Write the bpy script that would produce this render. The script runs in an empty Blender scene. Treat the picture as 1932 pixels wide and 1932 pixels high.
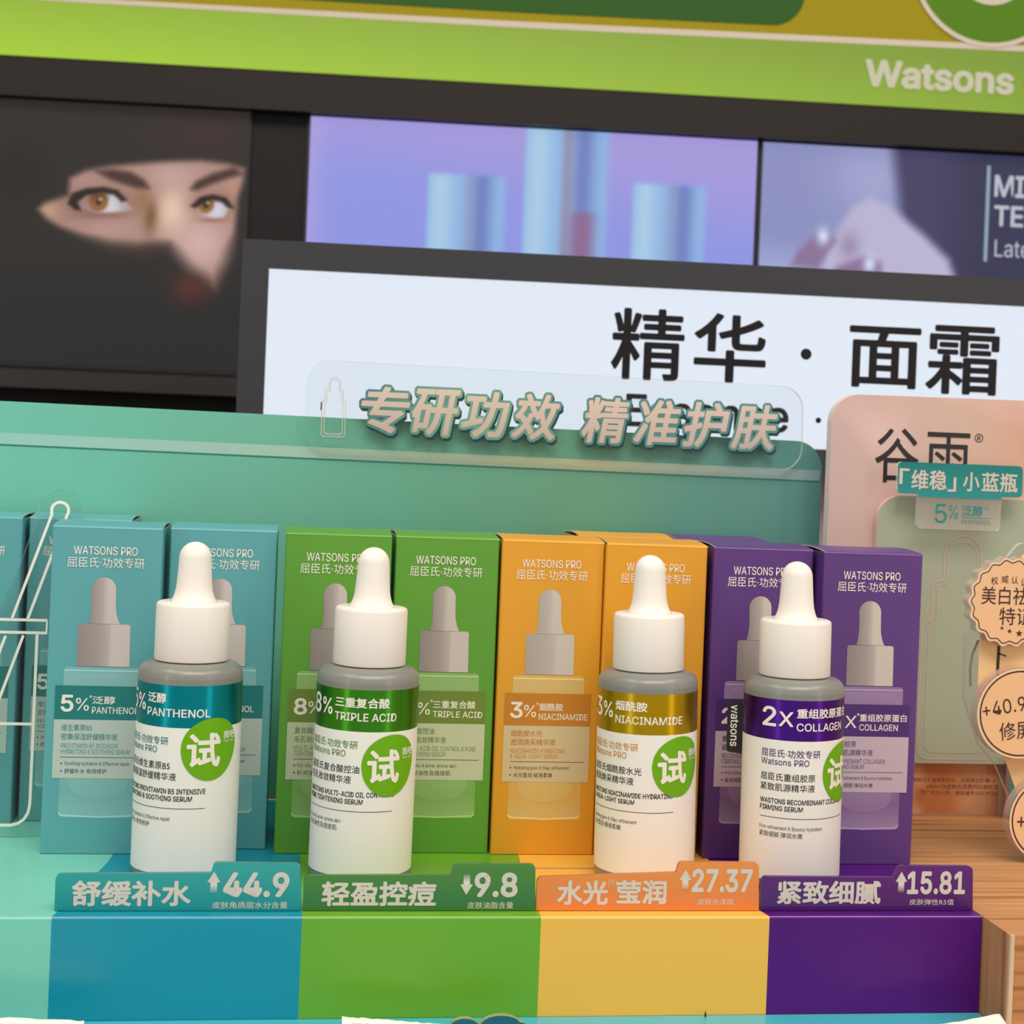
import bpy, bmesh, math, random
import numpy as np
from mathutils import Vector, Matrix
random.seed(4)
SC = bpy.context.scene
COL = SC.collection
mm = 0.001

# ------------------------------------------------------------------ camera
YAW, ROLL = math.atan(.14), math.radians(2.3)
cy, sy, cr, sr = math.cos(YAW), math.sin(YAW), math.cos(ROLL), math.sin(ROLL)
fwd = Vector((sy, cy, 0)); rt = Vector((cy, -sy, 0)); up = Vector((0, 0, 1))
r2 = rt * cr + up * sr; u2 = up * cr - rt * sr
cam = bpy.data.cameras.new('camera'); camo = bpy.data.objects.new('camera', cam); COL.objects.link(camo)
R3 = Matrix((r2, u2, -fwd)).transposed()
camo.matrix_world = Matrix.Translation((0, -.55, .135)) @ R3.to_4x4()
cam.sensor_width = 36; cam.lens = 3000 / 1932 * 36; cam.shift_y = -116 / 1932
cam.clip_start = .01; cam.clip_end = 20
cam.dof.use_dof = True; cam.dof.focus_distance = .50; cam.dof.aperture_fstop = 33
SC.camera = camo
# ------------------------------------------------------------------ world, lights, exposure
W = bpy.data.worlds.new('world'); SC.world = W; W.use_nodes = True
bg = W.node_tree.nodes['Background']; bg.inputs[0].default_value = (1, .93, .86, 1); bg.inputs[1].default_value = .43
def area(name, loc, rot, sx, sy_, power, col):
    l = bpy.data.lights.new(name, 'AREA'); l.shape = 'RECTANGLE'; l.size = sx; l.size_y = sy_; l.energy = power; l.color = col
    o = bpy.data.objects.new(name, l); COL.objects.link(o); o.location = loc; o.rotation_euler = rot; return o
area('ceiling_light_panel', (.15, -1.15, 1.75), (math.radians(32), 0, 0), 1.5, .7, 28, (1, .90, .79))
area('ceiling_light_panel.001', (-.9, -.4, 1.6), (math.radians(14), math.radians(-30), 0), .5, .9, 7.5, (1, .93, .86))
area('foil_streak_light', (-1.75, -1.55, .55), (math.radians(90), 0, math.radians(-60)), .12, 1.7, 5, (1, .93, .85))  # added unseen strip lamp, puts vertical streaks on the foil bands
area('foil_streak_light.001', (1.75, -1.75, .55), (math.radians(90), 0, math.radians(46)), .12, 1.7, 5, (1, .9, .8))  # second added strip, for the foil streaks from the right
area('ceiling_light_panel.002', (1.1, -.5, 1.6), (math.radians(16), math.radians(34), 0), .5, .9, 7.5, (1, .86, .72))
SC.view_settings.view_transform = 'Standard'; SC.view_settings.look = 'None'
SC.view_settings.gamma = 1; SC.view_settings.use_curve_mapping = False
SC.view_settings.exposure = 0.0

# ------------------------------------------------------------------ materials
def lin(c):
    c = c / 255
    return c / 12.92 if c <= .04045 else ((c + .055) / 1.055) ** 2.4
def L3(rgb): return tuple(lin(v) for v in rgb) + (1,)
MATS = {}
def M(name, rgb, rough=.5, metal=0, coat=0, spec=.5, emit=0, trans=0):
    if name in MATS: return MATS[name]
    m = bpy.data.materials.new(name); m.use_nodes = True
    p = m.node_tree.nodes['Principled BSDF']
    p.inputs['Base Color'].default_value = L3(rgb); p.inputs['Roughness'].default_value = rough
    p.inputs['Metallic'].default_value = metal; p.inputs['Coat Weight'].default_value = coat
    p.inputs['Coat Roughness'].default_value = .12
    p.inputs['Specular IOR Level'].default_value = spec; p.inputs['Transmission Weight'].default_value = trans
    if emit:
        p.inputs['Emission Color'].default_value = L3(rgb); p.inputs['Emission Strength'].default_value = emit
        p.inputs['Base Color'].default_value = (.02, .02, .02, 1)
    MATS[name] = m; return m
def ramp_mat(name, axis, stops, rough=.5, coat=0, metal=0, spec=.5, emit=0, noise=None):
    """colour that runs along one object axis (stops in mm)"""
    if name in MATS: return MATS[name]
    m = M(name, (128, 128, 128), rough, metal, coat, spec)
    nt = m.node_tree; N = nt.nodes; p = N['Principled BSDF']
    tc = N.new('ShaderNodeTexCoord'); sp = N.new('ShaderNodeSeparateXYZ'); nt.links.new(tc.outputs['Object'], sp.inputs[0])
    a, b = stops[0][0] * mm, stops[-1][0] * mm
    mr = N.new('ShaderNodeMapRange'); mr.inputs[1].default_value = a; mr.inputs[2].default_value = b
    nt.links.new(sp.outputs[axis], mr.inputs[0])
    rp = N.new('ShaderNodeValToRGB'); nt.links.new(mr.outputs[0], rp.inputs[0])
    el = rp.color_ramp.elements
    while len(el) < len(stops): el.new(.5)
    for e, (s, c) in zip(el, stops): pass
    for i, (s, c) in enumerate(stops):
        el[i].position = (s * mm - a) / (b - a); el[i].color = L3(c)
    out = rp.outputs[0]
    if noise:
        ns = N.new('ShaderNodeTexNoise'); ns.inputs['Scale'].default_value = noise[0]; nt.links.new(tc.outputs['Object'], ns.inputs['Vector'])
        mx = N.new('ShaderNodeMixRGB'); mx.inputs[2].default_value = L3(noise[1])
        r2_ = N.new('ShaderNodeMapRange'); r2_.inputs[1].default_value = noise[2]; r2_.inputs[2].default_value = noise[3]
        nt.links.new(ns.outputs[0], r2_.inputs[0]); nt.links.new(r2_.outputs[0], mx.inputs[0]); nt.links.new(out, mx.inputs[1]); out = mx.outputs[0]
    if emit:
        nt.links.new(out, p.inputs['Emission Color']); p.inputs['Emission Strength'].default_value = emit; p.inputs['Base Color'].default_value = (.02, .02, .02, 1)
    else: nt.links.new(out, p.inputs['Base Color'])
    return m
def clear(name, tint=(246, 250, 250), gloss=1.0, fog=0.0, fogc=(255, 255, 255)):
    """thin clear acrylic: see-through with a real surface reflection"""
    if name in MATS: return MATS[name]
    m = bpy.data.materials.new(name); m.use_nodes = True; nt = m.node_tree; N = nt.nodes; N.clear()
    o = N.new('ShaderNodeOutputMaterial'); t = N.new('ShaderNodeBsdfTransparent'); t.inputs[0].default_value = L3(tint)
    g = N.new('ShaderNodeBsdfGlossy'); g.inputs['Roughness'].default_value = .04
    f = N.new('ShaderNodeFresnel'); f.inputs[0].default_value = 1.49
    ml = N.new('ShaderNodeMath'); ml.operation = 'MULTIPLY'; ml.inputs[1].default_value = gloss; nt.links.new(f.outputs[0], ml.inputs[0])
    ge = N.new('ShaderNodeNewGeometry'); iv = N.new('ShaderNodeMath'); iv.operation = 'SUBTRACT'; iv.inputs[0].default_value = gloss
    mb_ = N.new('ShaderNodeMath'); mb_.operation = 'MULTIPLY'; mb_.inputs[1].default_value = gloss; nt.links.new(ge.outputs['Backfacing'], mb_.inputs[0])
    nt.links.new(mb_.outputs[0], iv.inputs[1]); nt.links.new(iv.outputs[0], ml.inputs[1])
    mx = N.new('ShaderNodeMixShader'); nt.links.new(ml.outputs[0], mx.inputs[0]); nt.links.new(t.outputs[0], mx.inputs[1]); nt.links.new(g.outputs[0], mx.inputs[2])
    last = mx
    if fog:
        d = N.new('ShaderNodeBsdfDiffuse'); d.inputs[0].default_value = L3(fogc)
        m2 = N.new('ShaderNodeMixShader'); m2.inputs[0].default_value = fog
        nt.links.new(last.outputs[0], m2.inputs[1]); nt.links.new(d.outputs[0], m2.inputs[2]); last = m2
    nt.links.new(last.outputs[0], o.inputs[0]); MATS[name] = m; return m
def wood_mat(name, sx, sy_, sz):
    m = M(name, (190, 140, 95), .48, spec=.35); nt = m.node_tree; N = nt.nodes; p = N['Principled BSDF']
    tc = N.new('ShaderNodeTexCoord'); mp = N.new('ShaderNodeMapping'); mp.inputs['Scale'].default_value = (sx, sy_, sz)
    nt.links.new(tc.outputs['Object'], mp.inputs[0])
    n1 = N.new('ShaderNodeTexNoise'); n1.inputs['Scale'].default_value = 1; n1.inputs['Detail'].default_value = 6; n1.inputs['Distortion'].default_value = .6
    nt.links.new(mp.outputs[0], n1.inputs['Vector'])
    rp = N.new('ShaderNodeValToRGB'); e = rp.color_ramp.elements
    e[0].position = .30; e[0].color = L3((142, 94, 58)); e[1].position = .70; e[1].color = L3((206, 152, 104))
    x = e.new(.46); x.color = L3((186, 134, 88))
    nt.links.new(n1.outputs[0], rp.inputs[0]); nt.links.new(rp.outputs[0], p.inputs['Base Color'])
    return m
WHITE = M('bright_white', (246, 244, 240), .4)
PRINT_W = M('white_ink', (243, 236, 226), .5)
BLACK = M('black_ink', (38, 34, 36), .5)

# ------------------------------------------------------------------ mesh builder
class MB:
    def __init__(s): s.v = []; s.f = []; s.mi = []; s.sm = []; s.mats = []
    def slot(s, m):
        if m not in s.mats: s.mats.append(m)
        return s.mats.index(m)
    def add(s, vs, fs, m, smooth=False):
        b = len(s.v); s.v += [tuple(v) for v in vs]; k = s.slot(m)
        for f in fs: s.f.append([b + i for i in f]); s.mi.append(k); s.sm.append(smooth)
    def poly(s, pts, y, m, flip=False):
        """flat polygon facing -Y from (x,z) mm points listed counter-clockwise as seen from -Y"""
        s.add([(p[0] * mm, y * mm, p[1] * mm) for p in pts], [list(range(len(pts)))], m)
    def rect(s, x0, z0, x1, z1, y, m): s.poly([(x0, z0), (x1, z0), (x1, z1), (x0, z1)], y, m)
    def prism(s, pts, y0, y1, front, side=None, back=None):
        """extruded (x,z) outline between y0 (front) and y1 (back), mm"""
        n = len(pts); side = side or front; back = back or front
        s.poly(pts, y0, front)
        s.add([(p[0] * mm, y1 * mm, p[1] * mm) for p in pts], [list(range(n))[::-1]], back)
        vs = []
        for p in pts: vs += [(p[0] * mm, y0 * mm, p[1] * mm), (p[0] * mm, y1 * mm, p[1] * mm)]
        s.add(vs, [[2 * i, 2 * i + 1, (2 * i + 3) % (2 * n), (2 * i + 2) % (2 * n)] for i in range(n)], side)
    def hprism(s, pts, z0, z1, m, top=None):
        """upright prism on an (x,y) outline"""
        n = len(pts)
        s.add([(p[0] * mm, p[1] * mm, z1 * mm) for p in pts], [list(range(n))], top or m)
        s.add([(p[0] * mm, p[1] * mm, z0 * mm) for p in pts], [list(range(n))[::-1]], m)
        vs = []
        for p in pts: vs += [(p[0] * mm, p[1] * mm, z0 * mm), (p[0] * mm, p[1] * mm, z1 * mm)]
        s.add(vs, [[2 * i, (2 * i + 2) % (2 * n), (2 * i + 3) % (2 * n), 2 * i + 1] for i in range(n)], m)
    def box(s, x0, x1, y0, y1, z0, z1, m): s.hprism([(x0, y0), (x1, y0), (x1, y1), (x0, y1)], z0, z1, m)
    def lathe(s, prof, m, n=64, smooth=True):
        """prof (r,z) mm from bottom to top"""
        vs = []; fs = []
        for r, z in prof:
            for k in range(n):
                a = 2 * math.pi * k / n; vs.append((r * math.cos(a) * mm, r * math.sin(a) * mm, z * mm))
        for i in range(len(prof) - 1):
            for k in range(n):
                k2 = (k + 1) % n; fs.append([i * n + k, i * n + k2, (i + 1) * n + k2, (i + 1) * n + k])
        s.add(vs, fs, m, smooth)
    def build(s, name, parent=None, loc=None, edge_bevel=None):
        me = bpy.data.meshes.new(name); me.from_pydata(s.v, [], s.f)
        for m in s.mats: me.materials.append(m)
        me.polygons.foreach_set('material_index', s.mi); me.polygons.foreach_set('use_smooth', s.sm); me.update()
        o = bpy.data.objects.new(name, me); COL.objects.link(o)
        if parent: o.parent = parent
        if loc: o.location = loc
        if edge_bevel:
            b = o.modifiers.new('soft_edges', 'BEVEL'); b.width = edge_bevel * mm; b.segments = 3; b.limit_method = 'ANGLE'; b.angle_limit = math.radians(50)
        return o
# ---- lettering
TC = {}
try: FONT = bpy.data.fonts.load(bpy.utils.system_resource('DATAFILES', path='fonts') + '/Inter.woff2')   # Blender's own interface face
except Exception: FONT = None
def glyphs(s, off=0.0, shear=0.0, cut=0):
    k = (s, off, shear, cut)
    if k in TC: return TC[k]
    c = bpy.data.curves.new('lettering', 'FONT'); c.body = s; c.shear = shear; c.resolution_u = 4
    latin = FONT and max(map(ord, s)) < 256
    if latin: c.font = FONT
    o = bpy.data.objects.new('lettering', c); COL.objects.link(o)
    dg = bpy.context.evaluated_depsgraph_get(); me = bpy.data.meshes.new_from_object(o.evaluated_get(dg))
    bpy.data.objects.remove(o); bpy.data.curves.remove(c)
    if cut:
        bm = bmesh.new(); bm.from_mesh(me)
        xs = [v.co.x for v in bm.verts]; a, b = min(xs), max(xs)
        for i in range(1, cut):
            bmesh.ops.bisect_plane(bm, geom=bm.verts[:] + bm.edges[:] + bm.faces[:], plane_co=(a + (b - a) * i / cut, 0, 0), plane_no=(1, 0, 0))
        bm.to_mesh(me); bm.free()
    V = [(v.co.x, v.co.y) for v in me.vertices]; F = [list(p.vertices) for p in me.polygons]
    # make every face look the same way (towards +z of the text plane)
    F = [f if sum(V[f[i]][0] * V[f[(i + 1) % len(f)]][1] - V[f[(i + 1) % len(f)]][0] * V[f[i]][1] for i in range(len(f))) > 0 else f[::-1] for f in F]
    bpy.data.meshes.remove(me)
    lay = [0.0] * len(V)
    if latin:   # this face draws some letters with crossing strokes: keep the crossing pieces a hair apart
        V, F, lay = [V[i] for f in F for i in f], [list(range(a, a + len(f))) for f, a in zip(F, np.cumsum([0] + [len(f) for f in F]).tolist())], [n % 23 * .00006 for n, f in enumerate(F) for i in f]
    sq = off < 0; off = abs(off)
    if off:   # heavier weight: the same strokes laid side by side
        k_ = 12 if off > .02 else 6; n0 = len(V); V0, F0 = V, F; V, F = list(V0), list(F0); l0 = list(lay)
        for q in range(k_):
            dx, dy = off * math.cos(2 * math.pi * q / k_), off * math.sin(2 * math.pi * q / k_)
            if sq: k2 = off / max(abs(dx), abs(dy)); dx *= k2; dy *= k2
            F += [[i + len(V) for i in f] for f in F0]; V += [(x + dx, y + dy) for x, y in V0]; lay += [(q + 1) * .0012 + e_ for e_ in l0]
    x0 = min(v[0] for v in V); x1 = max(v[0] for v in V); y0 = min(v[1] for v in V); y1 = max(v[1] for v in V)
    TC[k] = ([((x - x0) / (x1 - x0), (y - y0) / (y1 - y0), d) for (x, y), d in zip(V, lay)], F, (x1 - x0) / (y1 - y0))
    return TC[k]
def flat(y): return lambda x, z, d=0: (x * mm, (y - d) * mm, z * mm)
def text(mb, s, x0, z0, h, w, m, place, off=0.0, shear=0.0, cut=0, rot=0, centre=False):
    """fit the ink of s into a box at (x0,z0), height h, width w (None: natural), mm"""
    V, F, asp = glyphs(s, off, shear, cut)
    if w is None: w = h * asp
    if centre: x0 -= w / 2
    c, sn = math.cos(rot), math.sin(rot); P = []
    for u, v, d in V:
        dx, dz = u * w, v * h
        P.append(place(x0 + dx * c - dz * sn, z0 + dx * sn + dz * c, d))
    mb.add(P, F, m)
# ---- 2D outlines
def rpoly(pts, seg=6):
    """polygon with rounded corners: points (x,z,r)"""
    out = []; n = len(pts)
    for i in range(n):
        x, z, r = pts[i] if len(pts[i]) == 3 else (*pts[i], 0)
        if r == 0: out.append((x, z)); continue
        p = Vector((x, z)); a = (Vector(pts[i - 1][:2]) - p).normalized(); b = (Vector(pts[(i + 1) % n][:2]) - p).normalized()
        ang = a.angle(b); t = r / math.tan(ang / 2); s0 = p + a * t; s1 = p + b * t
        ctr = p + (a + b).normalized() * (r / math.sin(ang / 2))
        v0 = s0 - ctr; v1 = s1 - ctr; a0 = math.atan2(v0.y, v0.x); a1 = math.atan2(v1.y, v1.x); d = (a1 - a0 + math.pi) % (2 * math.pi) - math.pi
        out += [(ctr.x + r * math.cos(a0 + d * k / seg), ctr.y + r * math.sin(a0 + d * k / seg)) for k in range(seg + 1)]
    return out
def circle(cx, cz, r, n=64, a0=0, a1=2 * math.pi, rz=None):
    return [(cx + r * math.cos(a0 + (a1 - a0) * k / n), cz + (rz or r) * math.sin(a0 + (a1 - a0) * k / n)) for k in range(n + (0 if abs(a1 - a0 - 2 * math.pi) < 1e-6 else 1))]
def stroke(mb, pts, w, y, m, closed=False, thick=0):
    P = [Vector(p) for p in pts]; n = len(P); L = []; R = []
    for i in range(n):
        a = P[i - 1] if (i > 0 or closed) else None; b = P[(i + 1) % n] if (i < n - 1 or closed) else None
        d1 = (P[i] - a).normalized() if a is not None else None; d2 = (b - P[i]).normalized() if b is not None else None
        d1 = d1 or d2; d2 = d2 or d1
        t = (d1 + d2).normalized() if (d1 + d2).length > 1e-6 else d1; nrm = Vector((-t.y, t.x)); k = min(2.0, 1 / max(.3, nrm.dot(Vector((-d1.y, d1.x)))))
        L.append(P[i] + nrm * w / 2 * k); R.append(P[i] - nrm * w / 2 * k)
    m_ = n if closed else n - 1
    vs = [(p.x * mm, y * mm, p.y * mm) for p in L + R]
    mb.add(vs, [[i, n + i, n + (i + 1) % n, (i + 1) % n] for i in range(m_)], m)
def ring(mb, cx, cz, ro, ri, y, m, n=72):
    vs = [(p[0] * mm, y * mm, p[1] * mm) for p in circle(cx, cz, ro, n) + circle(cx, cz, ri, n)]
    mb.add(vs, [[i, (i + 1) % n, n + (i + 1) % n, n + i] for i in range(n)], m)
# ---- things
def thing(name, label, cat, loc=(0, 0, 0), rot=(0, 0, 0), group=None):
    o = bpy.data.objects.new(name, None); o.empty_display_size = .01; COL.objects.link(o); o.location = loc; o.rotation_euler = rot
    return tag(o, label, cat, group)
def tag(o, label, cat, group=None):
    o['label'] = label; o['category'] = cat
    if group: o['group'] = group
    return o
def struct(o): o['kind'] = 'structure'; return o
def dup(root, loc, rot=None, label=None):
    r = root.copy(); COL.objects.link(r); r.location = loc
    if rot is not None: r.rotation_euler = rot
    if label: r['label'] = label
    for ch in root.children:
        c = ch.copy(); COL.objects.link(c); c.parent = r
        for g in ch.children:
            d = g.copy(); COL.objects.link(d); d.parent = c
    return r
def picture(name, parent, a0, a1, z0, z1, y, fn, nx, nz, strength=1.0):
    """a lit picture: a fine grid whose colours come from fn(A,Z) in mm -> sRGB 0..255"""
    A, Z = np.meshgrid(np.linspace(a0, a1, nx), np.linspace(z0, z1, nz)); C = np.clip(fn(A, Z), 0, 255) / 255
    C = np.where(C <= .04045, C / 12.92, ((C + .055) / 1.055) ** 2.4)
    me = bpy.data.meshes.new(name)
    V = np.stack([A.ravel() * mm, np.full(A.size, y * mm), Z.ravel() * mm], 1)
    i = np.arange(nx - 1)[None, :] + nx * np.arange(nz - 1)[:, None]; i = i.ravel()
    F = np.stack([i, i + 1, i + 1 + nx, i + nx], 1)
    me.from_pydata(V.tolist(), [], F.tolist())
    ca = me.color_attributes.new('picture', 'FLOAT_COLOR', 'POINT')
    ca.data.foreach_set('color', np.concatenate([C.reshape(-1, 3), np.ones((A.size, 1))], 1).ravel().astype(np.float32))
    key = 'lit_picture_%s' % name + str(strength)
    m = bpy.data.materials.new('lit_picture'); m.use_nodes = True; p = m.node_tree.nodes['Principled BSDF']
    at = m.node_tree.nodes.new('ShaderNodeVertexColor'); at.layer_name = 'picture'
    m.node_tree.links.new(at.outputs[0], p.inputs['Emission Color']); p.inputs['Emission Strength'].default_value = strength
    p.inputs['Base Color'].default_value = (.008, .008, .008, 1); p.inputs['Roughness'].default_value = .4; p.inputs['Specular IOR Level'].default_value = .2
    me.materials.append(m); me.update()
    o = bpy.data.objects.new(name, me); COL.objects.link(o); o.parent = parent; return o
def sst(e0, e1, x): t = np.clip((x - e0) / (e1 - e0), 0, 1); return t * t * (3 - 2 * t)
def pdist(poly, A, Z):
    """signed distance to a polygon (negative inside)"""
    P = np.array(poly, float); n = len(P); d = np.full(A.shape, 1e9); ins = np.zeros(A.shape, bool)
    for i in range(n):
        a, b = P[i], P[(i + 1) % n]; e = b - a
        t = np.clip(((A - a[0]) * e[0] + (Z - a[1]) * e[1]) / (e @ e), 0, 1)
        d = np.minimum(d, np.hypot(A - a[0] - t * e[0], Z - a[1] - t * e[1]))
        c = ((a[1] > Z) != (b[1] > Z)) & (A < (b[0] - a[0]) * (Z - a[1]) / (b[1] - a[1] + 1e-12) + a[0]); ins ^= c
    return np.where(ins, -d, d)
def mix(C, col, k): k = k[..., None]; return C * (1 - k) + np.array(col, float) * k

# ================================================================== THE SETTING
WA = -math.radians(3.5)
wl = MB(); wl.box(-2500, 2500, 60, 120, -950, 2400, M('wall_dark', (30, 28, 28), .7))
o = struct(wl.build('wall_back')); o.location = (.2, .9, 0); o.rotation_euler = (0, 0, WA)
fl = MB(); fl.box(-2500, 2500, -2200, 1300, -960, -950, M('floor_tile', (190, 182, 170), .4)); struct(fl.build('floor'))
tr = MB(); TD = M('trim_brown_black', (36, 31, 29), .5, spec=.25); TK = M('trim_black', (24, 23, 25), .5, spec=.25)
tr.box(-900, 900, -19, 59, 432, 466.8, TD)          # dark band under the green fascia
tr.box(-246.3, -195.5, -2, 59, 120, 431.5, TK)     # upright between the screens
tr.box(-900, 900, -4, 59, 150, 193, TK)
o = struct(tr.build('trim_1')); o.location = (.2, .9, 0); o.rotation_euler = (0, 0, WA)
tr = MB(); tr.box(-900, 900, -40, 59, 173, 189, M('trim_ledge', (40, 38, 38), .35)); o = struct(tr.build('trim_2')); o.location = (.2, .9, 0); o.rotation_euler = (0, 0, WA)
sb = MB(); sb.box(-600, 900, 262, 275, -950, 128, M('back_board_grey', (150, 140, 142), .6)); struct(sb.build('wall_shelf'))

# wooden counter
WT = wood_mat('oak_top', 8, 260, 60); WS = wood_mat('oak_side', 90, 190, 5); WF = wood_mat('oak_front', 8, 60, 260)
ct = thing('wooden_counter', 'light oak wood counter with a raised block right of the striped display', 'counter', (0, 0, 0))
c = MB(); c.box(-800, 800, -300, 258, -950, -31.2, WF); c.build('counter_body', ct)
c = MB(); z0 = -30.8
pts = [(213.1, -113.3), (700, -113.3), (700, -41.9), (213.1, -41.9)]
c.hprism(pts, z0, 0, WF, WT)
c.add([(0.21308, -.0419, z0 * mm), (0.21308, -.1133, z0 * mm), (0.21308, -.1133, 0), (0.21308, -.0419, 0)], [[0, 1, 2, 3]], WS)
c.build('front_block', ct)
c = MB(); c.box(212.95, 214.2, -113.75, -112.6, z0, .1, M('edge_strip', (214, 188, 158), .4)); c.build('edge_banding', ct)
c = MB(); c.hprism([(213.6, -41.2), (700, -41.2), (700, 258), (213.6, 258)], z0, -.1, WF, WT); c.build('rear_board', ct)

# ================================================================== GREEN FASCIA
fa = thing('fascia_sign', 'long lime green shop fascia with white stripe, dark green band and round emblem', 'sign', (.2, .9, 0), (0, 0, WA))
Flime = ramp_mat('fascia_lime', 2, [(466, (170, 206, 58)), (492, (152, 186, 56)), (518, (140, 170, 52))], .45, emit=0)
FE = .42
def fmat(name, stops):
    m = bpy.data.materials.new(name); m.use_nodes = True; nt = m.node_tree; N = nt.nodes; p = N['Principled BSDF']
    tc = N.new('ShaderNodeTexCoord'); sp = N.new('ShaderNodeSeparateXYZ'); nt.links.new(tc.outputs['Object'], sp.inputs[0])
    mr = N.new('ShaderNodeMapRange'); mr.inputs[1].default_value = -.48; mr.inputs[2].default_value = .48; nt.links.new(sp.outputs[0], mr.inputs[0])
    rp = N.new('ShaderNodeValToRGB'); nt.links.new(mr.outputs[0], rp.inputs[0]); el = rp.color_ramp.elements
    el[0].color = L3(stops[0]); el[1].color = L3(stops[1])
    nt.links.new(rp.outputs[0], p.inputs['Emission Color']); p.inputs['Base Color'].default_value = tuple(v * .35 for v in L3(stops[1])[:3]) + (1,)
    # light falloff painted into the emission: brighter low and towards the left
    mz = N.new('ShaderNodeMapRange'); mz.inputs[1].default_value = .466; mz.inputs[2].default_value = .515; mz.inputs[3].default_value = .8; mz.inputs[4].default_value = .56
    nt.links.new(sp.outputs[2], mz.inputs[0]); nt.links.new(mz.outputs[0], p.inputs['Emission Strength']); p.inputs['Roughness'].default_value = .4
    return m
b = MB(); FL = fmat('fascia_glow_lime', ((166, 206, 44), (124, 156, 38)))
OL = M('fascia_olive', (158, 146, 24), .6, spec=.15); DG = M('fascia_dark_green', (52, 94, 38), .6, spec=.15)
b.prism([(-900, 467), (900, 467), (900, 700), (-900, 700)], -20, 58, OL)
b.poly([(-900, 467), (900, 467), (900, 531), (472, 525), (-12, 518.4), (-473, 516.8), (-900, 515)], -20.3, FL)
b.poly(rpoly([(-900, 530), (0, 532.5), (252, 535.5, 30), (262, 640, 0), (-900, 640)], 10), -20.5, DG)
b.build('fascia_panel', fa)
b = MB(); WS_ = M('fascia_white', (212, 200, 184), .6, spec=.2)
b.poly([(-900, 515), (-473, 516.8), (-12, 518.4), (472, 525), (900, 531), (900, 537), (472, 530.6), (-12, 524.2), (-473, 520.8), (-900, 519)], -20.8, WS_)
b.build('white_stripe', fa)
b = MB(); GG = M('fascia_emblem_green', (84, 132, 22), .6, spec=.2)
b.poly(circle(430, 603, 74), -21.0, GG); ring(b, 430, 603, 76.5, 72, -21.3, WS_); ring(b, 430, 603, 37, 29, -21.3, WS_)
b.build('emblem', fa)
b = MB(); FLm = M('fascia_letter', (226, 218, 188), .5, emit=.7); text(b, 'Watsons', 313.6, 483.4, 25.5, 141.5, FLm, flat(-22), off=.03); text(b, 'G', 466, 483.4, 25.5, 24, FLm, flat(-22), off=.03); b.build('lettering', fa)

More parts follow.
